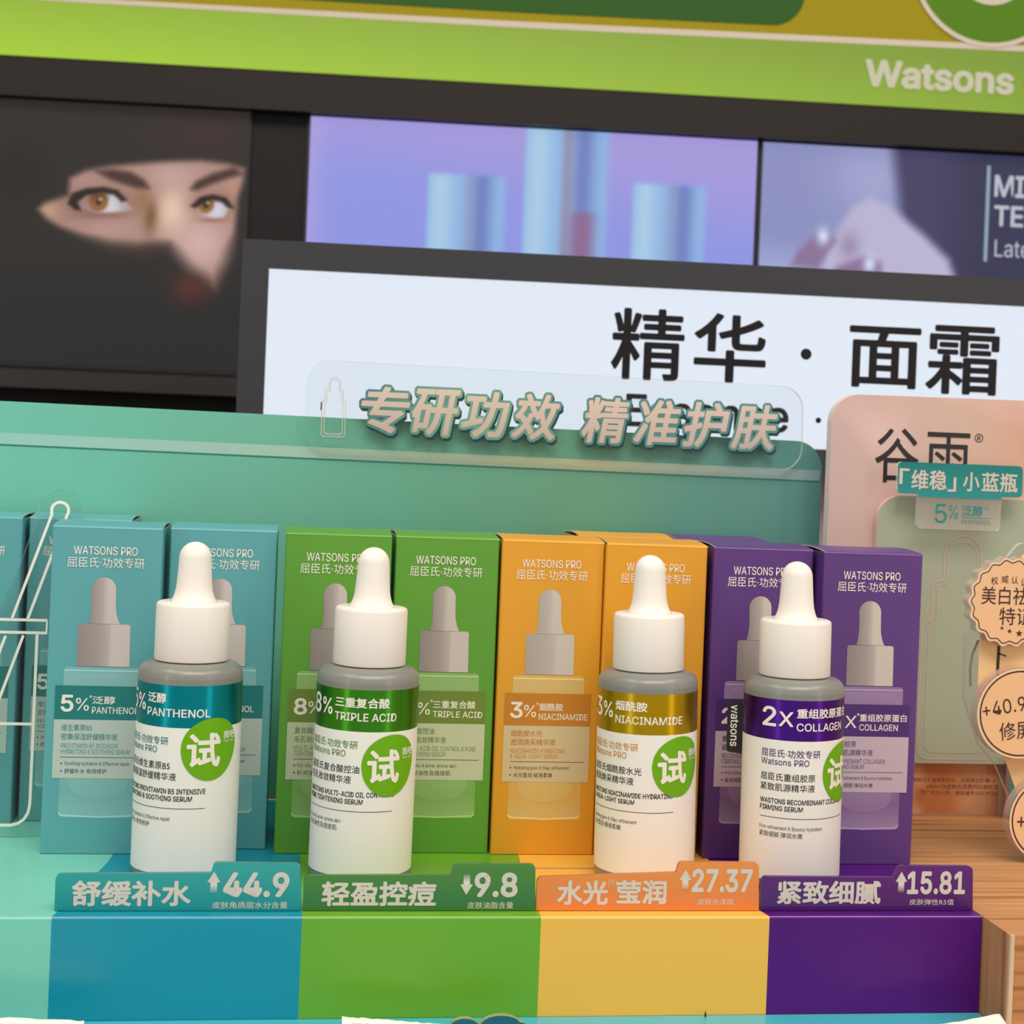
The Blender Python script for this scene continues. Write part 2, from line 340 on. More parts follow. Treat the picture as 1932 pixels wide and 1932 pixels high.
# ================================================================== SCREENS
def eyes(A, Z):
    """a face between a dark hood and a dark veil; layout measured on the picture itself (x right, y down)"""
    X = (A + 470.5) / .4617; Y = (438.5 - Z) / .4794 + 186 + (X - 240) * .0575; X = X * 1.932; Y = Y * 1.932
    g = lambda x, y, sx, sy_: np.exp(-(((X - x) / sx) ** 2 + ((Y - y) / sy_) ** 2))
    C = np.zeros(A.shape + (3,)) + np.array([43., 40, 38])
    C = mix(C, (34, 36, 37), sst(850, 1200, Y)); C = mix(C, (56, 40, 39), g(760, 500, 200, 90) * .9); C = mix(C, (30, 29, 30), g(90, 630, 120, 120) * .6)
    face = [(160, 762), (185, 738), (235, 722), (268, 712), (272, 650), (330, 622), (420, 606), (520, 598), (640, 590), (760, 588), (860, 600), (925, 620), (922, 665), (905, 725), (896, 860), (872, 960), (828, 1055), (790, 1025), (735, 992), (690, 945), (650, 895), (600, 893), (540, 902), (430, 890), (330, 862), (240, 828), (195, 802)]
    so = 16 + 22 * sst(820, 930, Y); k = np.clip((so - pdist(face, X, Y)) / (so * 2.3), 0, 1); k = k * k * (3 - 2 * k)
    S = np.zeros(C.shape) + np.array([166., 128, 118])
    S = mix(S, (232, 200, 176), g(660, 770, 70, 95) * .95); S = mix(S, (216, 182, 176), g(770, 890, 110, 110) * .8); S = mix(S, (196, 164, 156), g(650, 640, 130, 50) * .7)
    S = mix(S, (186, 150, 142), g(430, 835, 130, 45) * .7); S = mix(S, (190, 156, 124), g(205, 765, 50, 30) * .9); S = mix(S, (178, 140, 130), g(330, 660, 60, 26) * .6)
    S = mix(S, (118, 84, 48), g(578, 795, 26, 62) * .9); S = mix(S, (150, 112, 70), g(545, 720, 26, 60) * .6); S = mix(S, (196, 150, 120), g(880, 690, 30, 40) * .5)
    S = mix(S, (104, 64, 52), g(380, 745, 120, 44) * .6); S = mix(S, (120, 78, 60), g(805, 752, 85, 40) * .5)
    for br in ([(372, 628), (430, 622), (500, 632), (548, 660), (568, 690), (520, 688), (470, 672), (420, 655)], [(724, 694), (742, 668), (800, 640), (880, 618), (915, 640), (860, 655), (800, 676), (750, 698)]):
        S = mix(S, (62, 42, 38), sst(16, -14, pdist(br, X, Y)) * .9)
    for eye, ix, iy, ir, wh, lash in (
        ([(290, 738), (330, 708), (385, 700), (440, 708), (480, 732), (512, 768), (450, 775), (380, 778), (320, 762)], 384, 737, 37, (430, 748), [(272, 742), (286, 708), (340, 690), (400, 686), (452, 698), (486, 732), (470, 738), (440, 712), (390, 704), (335, 714), (305, 738), (318, 768), (296, 764)]),
        ([(738, 758), (770, 734), (805, 728), (850, 738), (872, 762), (850, 796), (815, 802), (772, 790)], 783, 752, 31, (826, 770), [(728, 756), (762, 726), (806, 716), (856, 728), (886, 764), (866, 762), (842, 742), (802, 732), (770, 744), (745, 762)])):
        S = mix(S, (206, 202, 212), sst(9, -7, pdist(eye, X, Y)) * (.25 + .75 * np.exp(-(((X - wh[0]) / 52) ** 2))))
        S = mix(S, (142, 96, 52), sst(ir + 6, ir - 8, np.hypot(X - ix, Y - iy)) * .95); S = mix(S, (92, 56, 28), g(ix, iy - 16, ir * .9, 14) * .8); S = mix(S, (44, 28, 22), sst(15, 7, np.hypot(X - ix, Y - iy - 2)) * .85)
        S = mix(S, (236, 222, 196), g(ix + 6, iy - 8, 7, 6) * .8); S = mix(S, (34, 24, 24), sst(10, -6, pdist(lash, X, Y)) * .92)
    S = mix(S, (150, 90, 80), g(810, 808, 60, 9) * .6); S = mix(S, (132, 86, 78), g(400, 788, 90, 9) * .5)
    C = C * (1 - k[..., None]) + S * k[..., None]
    C = mix(C, (98, 44, 36), g(745, 1050, 75, 60) * .8 * (1 - k)); C = mix(C, (74, 48, 42), g(560, 920, 120, 26) * .5 * (1 - k))
    return C
def lilac(A, Z):
    t = np.clip((Z - 316) / 115, 0, 1); C = np.zeros(A.shape + (3,)) + np.array([146., 152, 232])
    C = mix(C, (168, 156, 224), sst(.2, 1, t + (A - 10) / 900)); C = mix(C, (186, 168, 226), np.exp(-((A + 194) / 16) ** 2) * .5)
    def prod(C, a0, a1, top, cap=None):
        k = sst(a0 - 4, a0 + 2, A) * sst(a1 + 6, a1 - 5, A) * sst(top + 3, top - 3, Z); u = (A - a0) / (a1 - a0)
        S = np.zeros(C.shape) + np.array([146., 186, 232]); S = mix(S, (172, 206, 236), np.exp(-((u - .16) / .16) ** 2))
        S = mix(S, (104, 118, 190), np.exp(-((u - .70) / .15) ** 2) * .8); S = mix(S, (150, 150, 186), np.exp(-((u - .55) / .08) ** 2) * .5)
        if cap: S = mix(S, (150, 104, 142), np.exp(-((u - .72) / .15) ** 2) * sst(cap + 3, cap - 3, Z) * .9); S = mix(S, (150, 136, 160), np.exp(-((u - .5) / .06) ** 2) * .6)
        return C * (1 - k[..., None]) + S * k[..., None]
    C = prod(C, -83, -14, 385); C = prod(C, 5, 80, 440, 356); C = prod(C, 106, 172, 386)
    return C
def hand(A, Z):
    C = np.zeros(A.shape + (3,)) + np.array([138., 142, 190]); C = mix(C, (168, 172, 212), np.exp(-(((A - 330) / 40) ** 2 + ((Z - 400) / 30) ** 2)) * .7)
    C = mix(C, (168, 180, 224), sst(350, 310, Z) * sst(330, 240, A) * .6)
    C = mix(C, (66, 62, 96), sst(346, 366, A + (Z - 380) * .15)); C = mix(C, (48, 48, 78), sst(380, 440, A) * .8)
    arm = [(285, 305), (288, 330), (300, 355), (312, 374), (328, 384), (345, 378), (380, 352), (405, 330), (415, 305)]
    C = mix(C, (184, 178, 208), sst(7, -6, pdist(arm, A, Z))); 
    C = mix(C, (150, 130, 170), np.exp(-(((A - 310) / 10) ** 2 + ((Z - 338) / 14) ** 2)) * .8)
    for p in ([(257, 318), (262, 330), (278, 346), (290, 350), (296, 342), (288, 330), (280, 317)], [(290, 305), (300, 318), (325, 328), (340, 324), (342, 305)]):
        C = mix(C, (136, 112, 150), sst(6, -4, pdist(p, A, Z)))
    for x, z in ((285, 346), (330, 322)): C = mix(C, (206, 218, 240), np.exp(-(((A - x) / 6) ** 2 + ((Z - z) / 8) ** 2)))
    return C
GB = M('screen_bezel', (30, 29, 32), .35)
def screen(label, a0, a1, z0, z1, fn, nx, nz, st):
    s = thing('display_screen', label, 'screen', (.2, .9, 0), (0, 0, WA), 'lit screens on the back wall')
    b = MB(); b.box(a0 - 3, a1 + 2, -5, 58, z0 - 3, z1 + .5, GB); b.build('bezel', s)
    picture('screen_picture', s, a0, a1, z0, z1, -5.4, fn, nx, nz, st); return s
screen('dark screen on the left showing a pair of brown eyes under a black veil', -620, -247.5, 196, 431.5, eyes, 380, 260, 1.0)
screen('lilac lit screen showing three blurred pale blue product tubes', -192.5, 219.5, 196, 431, lilac, 240, 60, .93)
s3 = screen('grey blue screen on the right showing a pale hand beside white words', 225, 640, 196, 430.5, hand, 260, 140, 1.0)
SW = M('screen_letter', (196, 202, 216), .5, emit=.8)
b = MB(); text(b, 'MIC', 446.5, 391, 21, 46, SW, flat(-6.2), off=.02); text(b, 'TEC', 447, 363.5, 20, 46, SW, flat(-6.2), off=.02); text(b, 'Late', 449, 335, 16, 34, SW, flat(-6.2))
b.rect(438.6, 330, 442, 420, -6.2, M('screen_rule', (150, 172, 190), .5, emit=.8)); b.build('caption', s3)
b = MB(); text(b, '75%', -164, 330, 18, 56, M('screen_ghost_letter', (132, 150, 226), .5, emit=.9), flat(-6.2)); b.build('caption', [o for o in COL.objects if o.name == 'display_screen.001'][0])

# ================================================================== LIGHT BOX SIGN
lb = thing('light_box_sign', 'white lit light box with thick black characters in a dark grey frame', 'sign', (.1, .25, 0), (0, 0, -math.radians(2.5)))
FR = M('light_box_frame', (60, 61, 67), .45, spec=.3)
b = MB(); out = [(-127.2, 128.3), (620, 128.3), (620, 235.4), (-127.2, 235.4)]
b.prism([(-127.2, 221.3), (620, 221.3), (620, 235.4), (-127.2, 235.4)], 0, 14, FR); b.prism([(-127.2, 128.3), (620, 128.3), (620, 142), (-127.2, 142)], 0, 14, FR)
b.prism([(-127.2, 142), (-113.8, 142), (-113.8, 221.3), (-127.2, 221.3)], 0, 14, FR); b.prism([(606, 142), (620, 142), (620, 221.3), (606, 221.3)], 0, 14, FR)
b.build('frame', lb, edge_bevel=.6)
LP = M('light_box_panel', (222, 231, 243), .3, emit=1.0)
b = MB(); b.prism([(-114, 141.5), (607, 141.5), (607, 221.8), (-114, 221.8)], 3, 12, LP); b.build('lit_panel', lb)
b = MB(); KL = M('light_box_letter', (26, 26, 30), .5, spec=.25)
for ch, x0, x1, z0, z1 in (('精', 61, 99, 173.8, 210.6), ('华', 103.8, 142, 174.4, 210), ('面', 185.7, 224.2, 175.2, 207.2), ('霜', 227, 266.6, 173.5, 209.6)):
    text(b, ch, x0, z0, z1 - z0, x1 - x0, KL, flat(2.2), off=.017)
b.poly(circle(163.1, 191, 2.9, 32), 2.2, KL); b.poly(circle(171, 157, 1.5, 24), 2.2, KL)
text(b, 'Essence', 69.8, 149.6, 17, 85.4, KL, flat(2.2), off=.015); text(b, 'Cream', 187, 149.6, 17, 66, KL, flat(2.2), off=.015)
b.build('lettering', lb)

# ================================================================== STRIPED CARDBOARD DISPLAY
ds = thing('display_stand', 'mint cardboard display stand with blue, green, yellow and purple colour blocks', 'display stand')
cMint = (120, 205, 186); cBlue = (12, 144, 168); cGreen = (106, 170, 40); cYel = (246, 188, 76); cPur = (80, 12, 118)
cols = [M('print_mint', cMint, .38, coat=.15), M('print_blue', cBlue, .38, coat=.15), M('print_green', cGreen, .38, coat=.15), M('print_yellow', cYel, .38, coat=.15), M('print_purple', cPur, .42, coat=.05, spec=.3)]
b = MB(); xs = [-180, -60.3, 8.9, 77.8, 146.4, 212.8]; BK = 54
b.hprism([(-180, -94.3), (212.8, -94.3), (212.8, BK), (-180, BK)], -29, -.05, M('card_edge', (214, 206, 210), .6))
fr = [[(-60.3, -94.6), (-54, -53.3), (-51.4, -34.7), (-51, -26), (-50.6, BK)], [(8.9, -94.6), (8.9, BK)], [(77.8, -94.6), (80.2, -37.4), (81.2, -25), (82, BK)], [(146.4, -94.6), (145.2, -88), (145.2, BK)]]
bounds = [[(-180, -94.6), (-180, BK)]] + fr + [[(212.8, -94.6), (212.8, BK)]]
R_ = .7
for i in range(5):
    m = cols[i]; x0, x1 = xs[i], xs[i + 1]
    b.add([(x0 * mm, -.0946, -.029), (x1 * mm, -.0946, -.029), (x1 * mm, -.0946, -R_ * mm), (x0 * mm, -.0946, -R_ * mm)], [[0, 1, 2, 3]], m)
    vs = []
    for k in range(7):
        a = math.pi / 2 * k / 6; y = -94.6 + R_ - R_ * math.cos(a); z = -R_ + R_ * math.sin(a); vs += [(x0 * mm, y * mm, z * mm), (x1 * mm, y * mm, z * mm)]
    b.add(vs, [[2 * k, 2 * k + 1, 2 * k + 3, 2 * k + 2] for k in range(6)], m, True)
    lo = [(x, max(y, -94.6 + R_)) for x, y in bounds[i]]; hi = [(x, max(y, -94.6 + R_)) for x, y in bounds[i + 1]]
    pts = lo[:1] + hi + lo[1:][::-1]
    b.add([(x * mm, y * mm, 0) for x, y in pts], [list(range(len(pts)))], m)
b.build('step_base', ds)
b = MB(); b.box(-40, 142, -42.0, -41.0, 0, .1, M('glitter_strip', (176, 160, 172), .35, metal=.5)); b.build('glitter_strip', ds)
# back panel with a pale stripe, top edge falls by 2 mm towards its rounded right end
bp_m = ramp_mat('teal_back_ramp', 0, [(-110, (112, 200, 180)), (-10, (112, 188, 166)), (110, (100, 164, 138)), (165, (92, 154, 142)), (209, (90, 152, 148))], .33, coat=.25)  # teal turns darker and greener past the middle, greyer at the right
stripe = ramp_mat('print_pale_stripe', 0, [(-110, (150, 208, 200)), (0, (168, 205, 190)), (110, (178, 190, 160)), (209, (140, 176, 182))], .33, coat=.25)
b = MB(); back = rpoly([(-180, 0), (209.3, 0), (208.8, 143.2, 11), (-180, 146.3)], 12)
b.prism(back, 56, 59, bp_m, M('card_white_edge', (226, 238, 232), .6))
b.poly([(-180, 130.4), (207.9, 127.9), (208.2, 132.0), (-180, 134.6)], 55.92, stripe)
b.poly([(-180, 129.8), (207.9, 127.3), (207.9, 127.9), (-180, 130.4)], 55.9, M('print_groove', (40, 128, 118), .5))
b.build('back_panel', ds)
b = MB(); b.box(-180, 212.6, -215, -94.8, -31, -29, M('print_cyan', (70, 178, 196), .35, coat=.2)); b.build('lower_tray', ds)

# ================================================================== ACRYLIC HEADER SIGN
CL = clear('clear_acrylic', (252, 253, 253), .8); CE = clear('clear_acrylic_edge', (244, 250, 248), 1.0, .42, (246, 250, 248))
hs = thing('acrylic_sign', 'clear acrylic header sign with slanted pale characters on the teal back panel', 'sign')
b = MB(); b.prism(rpoly([(5.4, 133.4, 9), (199.6, 131.4, 9), (198.9, 164.4, 9), (5.2, 166.2, 9)], 10), 52.4, 54.4, CL, CE); b.build('plate', hs)
HF = ramp_mat('header_letter', 2, [(138, (190, 176, 166)), (158, (222, 206, 196))], .45)
HO = ramp_mat('header_outline', 0, [(20, (70, 120, 130)), (60, (112, 172, 150)), (120, (80, 140, 140)), (190, (84, 152, 146))], .45); HD = M('header_shadow', (26, 66, 74), .5)
b = MB(); px = [26.2, 45.4, 64.4, 83.8, 111.0, 131.4, 151.0, 170.2]
for ch, x in zip('专研功效精准护肤', px):
    d = (x - 24) / 166
    z = 139.6 - .6 * d; h = 17.6; w = 18.4
    for m, off, dx, dz, y in ((HD, -.068, .6, -1.1, 52.30), (HD, -.068, .25, -.55, 52.22), (HO, -.068, 0, 0, 52.12), (HF, -.022, 0, 0, 52.02)):
        g = (-off - .022) * 20
        text(b, ch, x - g + dx, z - g + dz, h + 2 * g, w + 2 * g, m, flat(y), off=off, shear=.18)
b.build('lettering', hs)
b = MB(); IW = M('icon_line', (205, 200, 192), .5)
def bottle_outline(cx, z0, z1, hw, k):
    """dropper bottle contour: half width hw, k scales the steps"""
    H_ = z1 - z0
    return rpoly([(cx - hw, z0, hw * .25), (cx + hw, z0, hw * .25), (cx + hw, z0 + H_ * .60, hw * .2), (cx + hw * .76, z0 + H_ * .62, hw * .08), (cx + hw * .76, z0 + H_ * .79, hw * .12), (cx + hw * .48, z0 + H_ * .80, hw * .06), (cx + hw * .48, z1, hw * .46), (cx - hw * .48, z1, hw * .46), (cx - hw * .48, z0 + H_ * .80, hw * .06), (cx - hw * .76, z0 + H_ * .79, hw * .12), (cx - hw * .76, z0 + H_ * .62, hw * .08), (cx - hw, z0 + H_ * .60, hw * .2)], 6)
stroke(b, bottle_outline(16.0, 137.6, 159.8, 4.4, 1), .28, 52.3, IW, True); stroke(b, bottle_outline(16.0, 138.5, 159.0, 3.4, 1), .25, 52.28, IW, True)
stroke(b, [(12.7, 138.9), (14.5, 138.6), (17.5, 138.6), (19.3, 138.9)], .25, 52.26, IW); b.rect(11.0, 147.2, 11.5, 150.4, 52.3, M('icon_tab', (90, 82, 62), .5))
b.build('bottle_icon', hs)

# ================================================================== SERUM CARTONS
BW, BD, BH = 34.8, 34.8, 105.5
LAYER = .035
DATA = {
 'blue': dict(box=(92, 168, 176), band=(26, 124, 124), ink=(52, 140, 146), glass=(140, 190, 190), panel=(190, 202, 196), num='5', pct='%', c1='泛醇', c1w=7.2, c2='PANTHENOL', c2w=14.6, star=1, l=('维生素原B5', '密集保湿舒缓精华液', 'PROVITAMIN B5 INTENSIVE', 'HYDRATING & SOOTHING SERUM', 'Soothing hydration & Effective repair', '舒缓补水·有效修护'), w=(9.5, 17.6, 17.8, 21.6, 20.4, 13.2)),
 'green': dict(box=(94, 160, 52), band=(110, 136, 50), ink=(104, 146, 66), glass=(152, 188, 122), panel=(196, 204, 172), num='8', pct='%', c1='三重复合酸', c1w=14.2, c2='TRIPLE ACID', c2w=16.6, star=1, l=('复合酸控油', '毛孔收敛精华液', 'MULTI-ACID OIL CONTROL & PORE', 'TIGHTENING SERUM', 'For oily & acne-prone skin', '针对油性及痘痘肌'), w=(10, 14, 24, 14, 16.4, 14.6)),
 'yellow': dict(box=(228, 162, 44), band=(200, 132, 38), ink=(206, 134, 52), glass=(218, 192, 128), panel=(214, 198, 158), num='3', pct='%', c1='烟酰胺', c1w=8.1, c2='NIACINAMIDE', c2w=16.6, star=1, l=('烟酰胺水光', '透润焕采精华液', 'NIACINAMIDE HYDRATING', '& AQUA-LIGHT SERUM', 'Hydrating glow & Silky refinement', '水光莹润·细滑柔嫩'), w=(10.6, 15.3, 18.4, 16.1, 18.8, 13.2)),
 'purple': dict(box=(92, 56, 130), band=(76, 42, 118), ink=(84, 56, 120), glass=(160, 138, 176), panel=(198, 182, 196), num='2', pct='X', c1='重组胶原蛋白', c1w=16.6, c2='COLLAGEN', c2w=13.6, star=1, l=('重组胶原', '紧致肌源精华液', 'RECOMBINANT COLLAGEN', 'FIRMING SERUM', 'Firm refinement & Bouncy hydration', '紧致细腻·弹润水嫩'), w=(8.4, 14.4, 18.6, 11.4, 20.2, 13.4)),
}
def rrect(w, d, r, n=4):
    return [(x, y) for x, y in rpoly([(-w / 2, 0, r), (w / 2, 0, r), (w / 2, d, r), (-w / 2, d, r)], n)]
def make_carton(k, label):
    D = DATA[k]; t = thing('serum_carton', label, 'box', group='slim serum cartons standing in rows')
    mb = M('carton_' + k, D['box'], .42, coat=.12); inn = M('carton_inside', (170, 166, 160), .8)
    b = MB(); out = rrect(BW, BD, .7); n = len(out); ins = [(x * (BW - 1) / BW, .5 + (y) * (BD - 1) / BD) for x, y in out]
    zt = BH - .8
    ring_ = lambda P, z: [(p[0] * mm, p[1] * mm, z * mm) for p in P]
    b.add(ring_(out, 0), [list(range(n))[::-1]], mb)
    b.add(ring_(out, 0) + ring_(out, zt), [[i, (i + 1) % n, n + (i + 1) % n, n + i] for i in range(n)], mb)
    b.add(ring_(out, zt) + ring_(ins, zt), [[i, (i + 1) % n, n + (i + 1) % n, n + i] for i in range(n)], inn)
    b.add(ring_(ins, zt) + ring_(ins, zt - 9), [[i, (i + 1) % n, n + (i + 1) % n, n + i] for i in range(n)], inn)
    b.add(ring_(ins, zt - 9), [list(range(n))], inn)
    O = -18.05
    def y(i): return -LAYER * i
    # printed bottle
    gls = ramp_mat('carton_glass_' + k, 2, [(11.5, D['glass']), (20, tuple(int(a * .55 + c * .45) for a, c in zip(D['glass'], D['box']))), (26, tuple(int(a * .7 + c * .3) for a, c in zip(D['glass'], D['box']))), (50, D['glass']), (60, tuple(int(a * .8 + c * .2) for a, c in zip(D['glass'], D['box'])))], .45)
    gl2 = ramp_mat('carton_glass_light_' + k, 2, [(17, tuple(int(a * .75 + c * .25) for a, c in zip(D['glass'], D['box']))), (24, tuple(int(a * .9 + c * .1) for a, c in zip(D['glass'], D['box']))), (54, tuple(int(a * .85 + c * .15) for a, c in zip(D['glass'], D['box']))), (60, D['glass'])], .45)
    gx = lambda v: v + O
    body = rpoly([(gx(5.9), 11.6, 1.6), (gx(30.4), 11.6, 1.6), (gx(30.2), 59.9, 1.2), (gx(6.0), 59.9, 1.2)], 5)
    b.poly(body, y(1), gls)
    rim = M('carton_rim_' + k, tuple(min(255, int(v * 1.1 + 16)) for v in D['glass']), .45)
    stroke(b, [(gx(6.0), 13.2), (gx(6.6), 12.3), (gx(18), 11.75), (gx(29.7), 12.3), (gx(30.3), 13.2)], .5, y(2), rim)
    stroke(b, [(gx(6.2), 58.8), (gx(30.0), 58.8)], .45, y(2), rim)
    inside = [(gx(8.6), 58), (gx(8.6), 26)] + [(gx(8.6 + 19 * (1 - math.cos(math.pi * i / 14)) / 2), 24 - 6.8 * math.sin(math.pi * i / 14) ** .7) for i in range(1, 14)] + [(gx(27.6), 26), (gx(27.6), 58)]
    b.poly(inside, y(2), gl2)
    tint = {'blue': ((150, 138, 138), (206, 196, 194)), 'green': ((146, 136, 134), (204, 194, 190)), 'yellow': ((176, 168, 162), (208, 200, 192)), 'purple': ((142, 136, 134), (206, 198, 190))}[k]
    cap = ramp_mat('carton_cap_' + k, 0, [(gx(9.8), tint[0]), (gx(16.5), tuple((a * 2 + c) // 3 for a, c in zip(*tint))), (gx(19.5), tuple((a + 2 * c) // 3 for a, c in zip(*tint))), (gx(20.5), tint[1]), (gx(26.4), tint[1])], .45)
    bul = ramp_mat('carton_bulb_' + k, 0, [(gx(13), tint[0]), (gx(17.0), tuple((a + c) // 2 for a, c in zip(*tint))), (gx(19), tint[1]), (gx(23), tint[1])], .45)
    b.poly(rpoly([(gx(9.9), 60.2), (gx(26.4), 60.2), (gx(26.2), 73.8, .8), (gx(9.9), 73.8, .8)], 4), y(3), cap)
    b.poly([(gx(13.0), 73.9), (gx(22.9), 73.9), (gx(22.2), 75.4), (gx(21.6), 77.6), (gx(21.4), 80), (gx(21.3), 85)] + [(gx(17.45) + 3.85 * math.cos(a), 85 + 3.85 * math.sin(a)) for a in [math.pi * i / 12 for i in range(1, 12)]] + [(gx(13.6), 85), (gx(13.8), 80), (gx(13.7), 77.6), (gx(13.4), 75.4)], y(3), bul)
    # printed label
    bm_ = M('carton_band_' + k, D['band'], .42); pm = M('carton_panel_' + k, D['panel'], .45)
    b.rect(gx(3.5), 43.0, gx(32.7), 53.9, y(4), bm_); b.rect(gx(3.5), 24.2, gx(32.8), 43.0, y(4), pm)
    ink = M('carton_ink_' + k, D['ink'], .5); P = flat(y(5)); WI = PRINT_W
    text(b, 'WATSONS PRO', gx(7.6), 96.0, 2.75, 20, WI, P, off=.006); text(b, '屈臣氏·功效专研', gx(5.7), 91.9, 3.35, 24.2, WI, P)
    text(b, D['num'], gx(5.4), 45.5, 5.45, 4.3 if D['num'] != '5' else 4.0, WI, P, off=.02); text(b, D['pct'], gx(10.1), 45.9, 4.1, 4.1, WI, P, off=.004)
    text(b, '*', gx(14.2), 50.0, .95, None, WI, P); text(b, D['c1'], gx(15.2), 48.1, 2.55, D['c1w'], WI, P, off=.014); text(b, D['c2'], gx(15.2), 45.05, 2.15, D['c2w'], WI, P, off=.008)
    for s, z, h, w, m, x in zip(D['l'], (39.4, 36.5, 33.9, 32.0, 28.1, 25.7), (2.1, 2.1, 1.5, 1.55, 1.45, 1.6), D['w'], (ink, ink, ink, ink, BLACK, BLACK), (5.9, 5.9, 6, 6, 7.3, 7.3)):
        text(b, s, gx(x), z, h, w, m, P, off=.005 if m is ink and h > 2 else 0)
    b.rect(gx(6), 30.88, gx(31.1), 31.04, y(5), BLACK)
    for z in (28.9, 26.5): b.poly([(gx(6.3), z - .35), (gx(6.6), z), (gx(6.3), z + .35), (gx(6.0), z)], y(5), BLACK)
    b.build('carton_body', t)
    # tuck lid: bulges slightly so that dark gaps open at its sides
    b = MB(); nx_, ny_ = 8, 14; e = .35; x0 = -BW / 2 + .2
    def top(i, j, dz=0):
        u = max(0, j - 2) / (ny_ - 2); v = i / nx_; yy = .15 + u * (BD - .3); z = BH - .35 + .95 * math.sin(math.pi * min(1, u * 1.0)) ** .9 * (.75 + .25 * (2 * v - 1) ** 2)
        if j == 0: yy, z = -.02, BH - .85
        elif j == 1: yy, z = .12, BH - .48
        elif j == 2: yy, z = .55, BH - .28
        return ((x0 + v * (BW - .4)) * mm, yy * mm, (z + dz) * mm)
    vs = [top(i, j) for j in range(ny_ + 1) for i in range(nx_ + 1)]; lo = [top(i, j, -e) for j in range(ny_ + 1) for i in range(nx_ + 1)]; N_ = len(vs); w_ = nx_ + 1
    b.add(vs, [[j * w_ + i, j * w_ + i + 1, (j + 1) * w_ + i + 1, (j + 1) * w_ + i] for j in range(ny_) for i in range(nx_)], mb, True)
    b.add(lo, [[j * w_ + i, (j + 1) * w_ + i, (j + 1) * w_ + i + 1, j * w_ + i + 1] for j in range(ny_) for i in range(nx_)], inn, True)
    ed = M('card_raw_edge', (222, 214, 206), .7)
    for i in (0, nx_): b.add([vs[j * w_ + i] for j in range(ny_ + 1)] + [lo[j * w_ + i] for j in range(ny_ + 1)], [[j, j + 1, ny_ + 2 + j, ny_ + 1 + j] for j in range(ny_)], ed)
    b.add([vs[i] for i in range(w_)] + [lo[i] for i in range(w_)], [[i, i + 1, w_ + i + 1, w_ + i] for i in range(nx_)], mb)
    b.build('lid', t); return t
rows = {
 'blue': [(-56.5, -26.2, .0, 'blue serum carton behind the blue banded bottle, its left half uncovered'), (-20.0, -18.9, -.2, 'blue serum carton touching the green cartons, mostly hidden by the white dropper'),
          (-106.8, 13.3, 0, 'blue serum carton cut by the left picture edge, behind clear plate'), (-70.6, 18.2, 0, 'blue serum carton half hidden between clear bottle cutout and nearer blue carton')],
 'green': [(17.5, -24.6, 0, 'green serum carton behind the green banded bottle, beside the blue carton'), (53.6, -22.8, 0, 'green serum carton next to the yellow cartons, its top text uncovered')],
 'yellow': [(89.1, -24.3, 0, 'yellow serum carton fully uncovered, next to the green cartons'), (124.1, -26.8, 0, 'yellow serum carton behind the gold banded bottle'), (121.5, 10.6, 0, 'back row yellow carton whose top stands above the bottled one')],
 'purple': [(160.7, -28.4, 0, 'purple serum carton behind the black tab of the purple banded bottle'), (197.0, -35.0, 0, 'purple serum carton at the right end of the row'), (157.2, 11.2, 0, 'back row purple carton beside the back row yellow one')],
}
for k, lst in rows.items():
    first = None
    for x, y_, rz, lab in lst:
        loc = (x * mm, y_ * mm, .0002)
        if first is None: first = make_carton(k, lab); first.location = loc; first.rotation_euler = (0, 0, math.radians(rz))
        else: dup(first, loc, (0, 0, math.radians(rz)), lab)

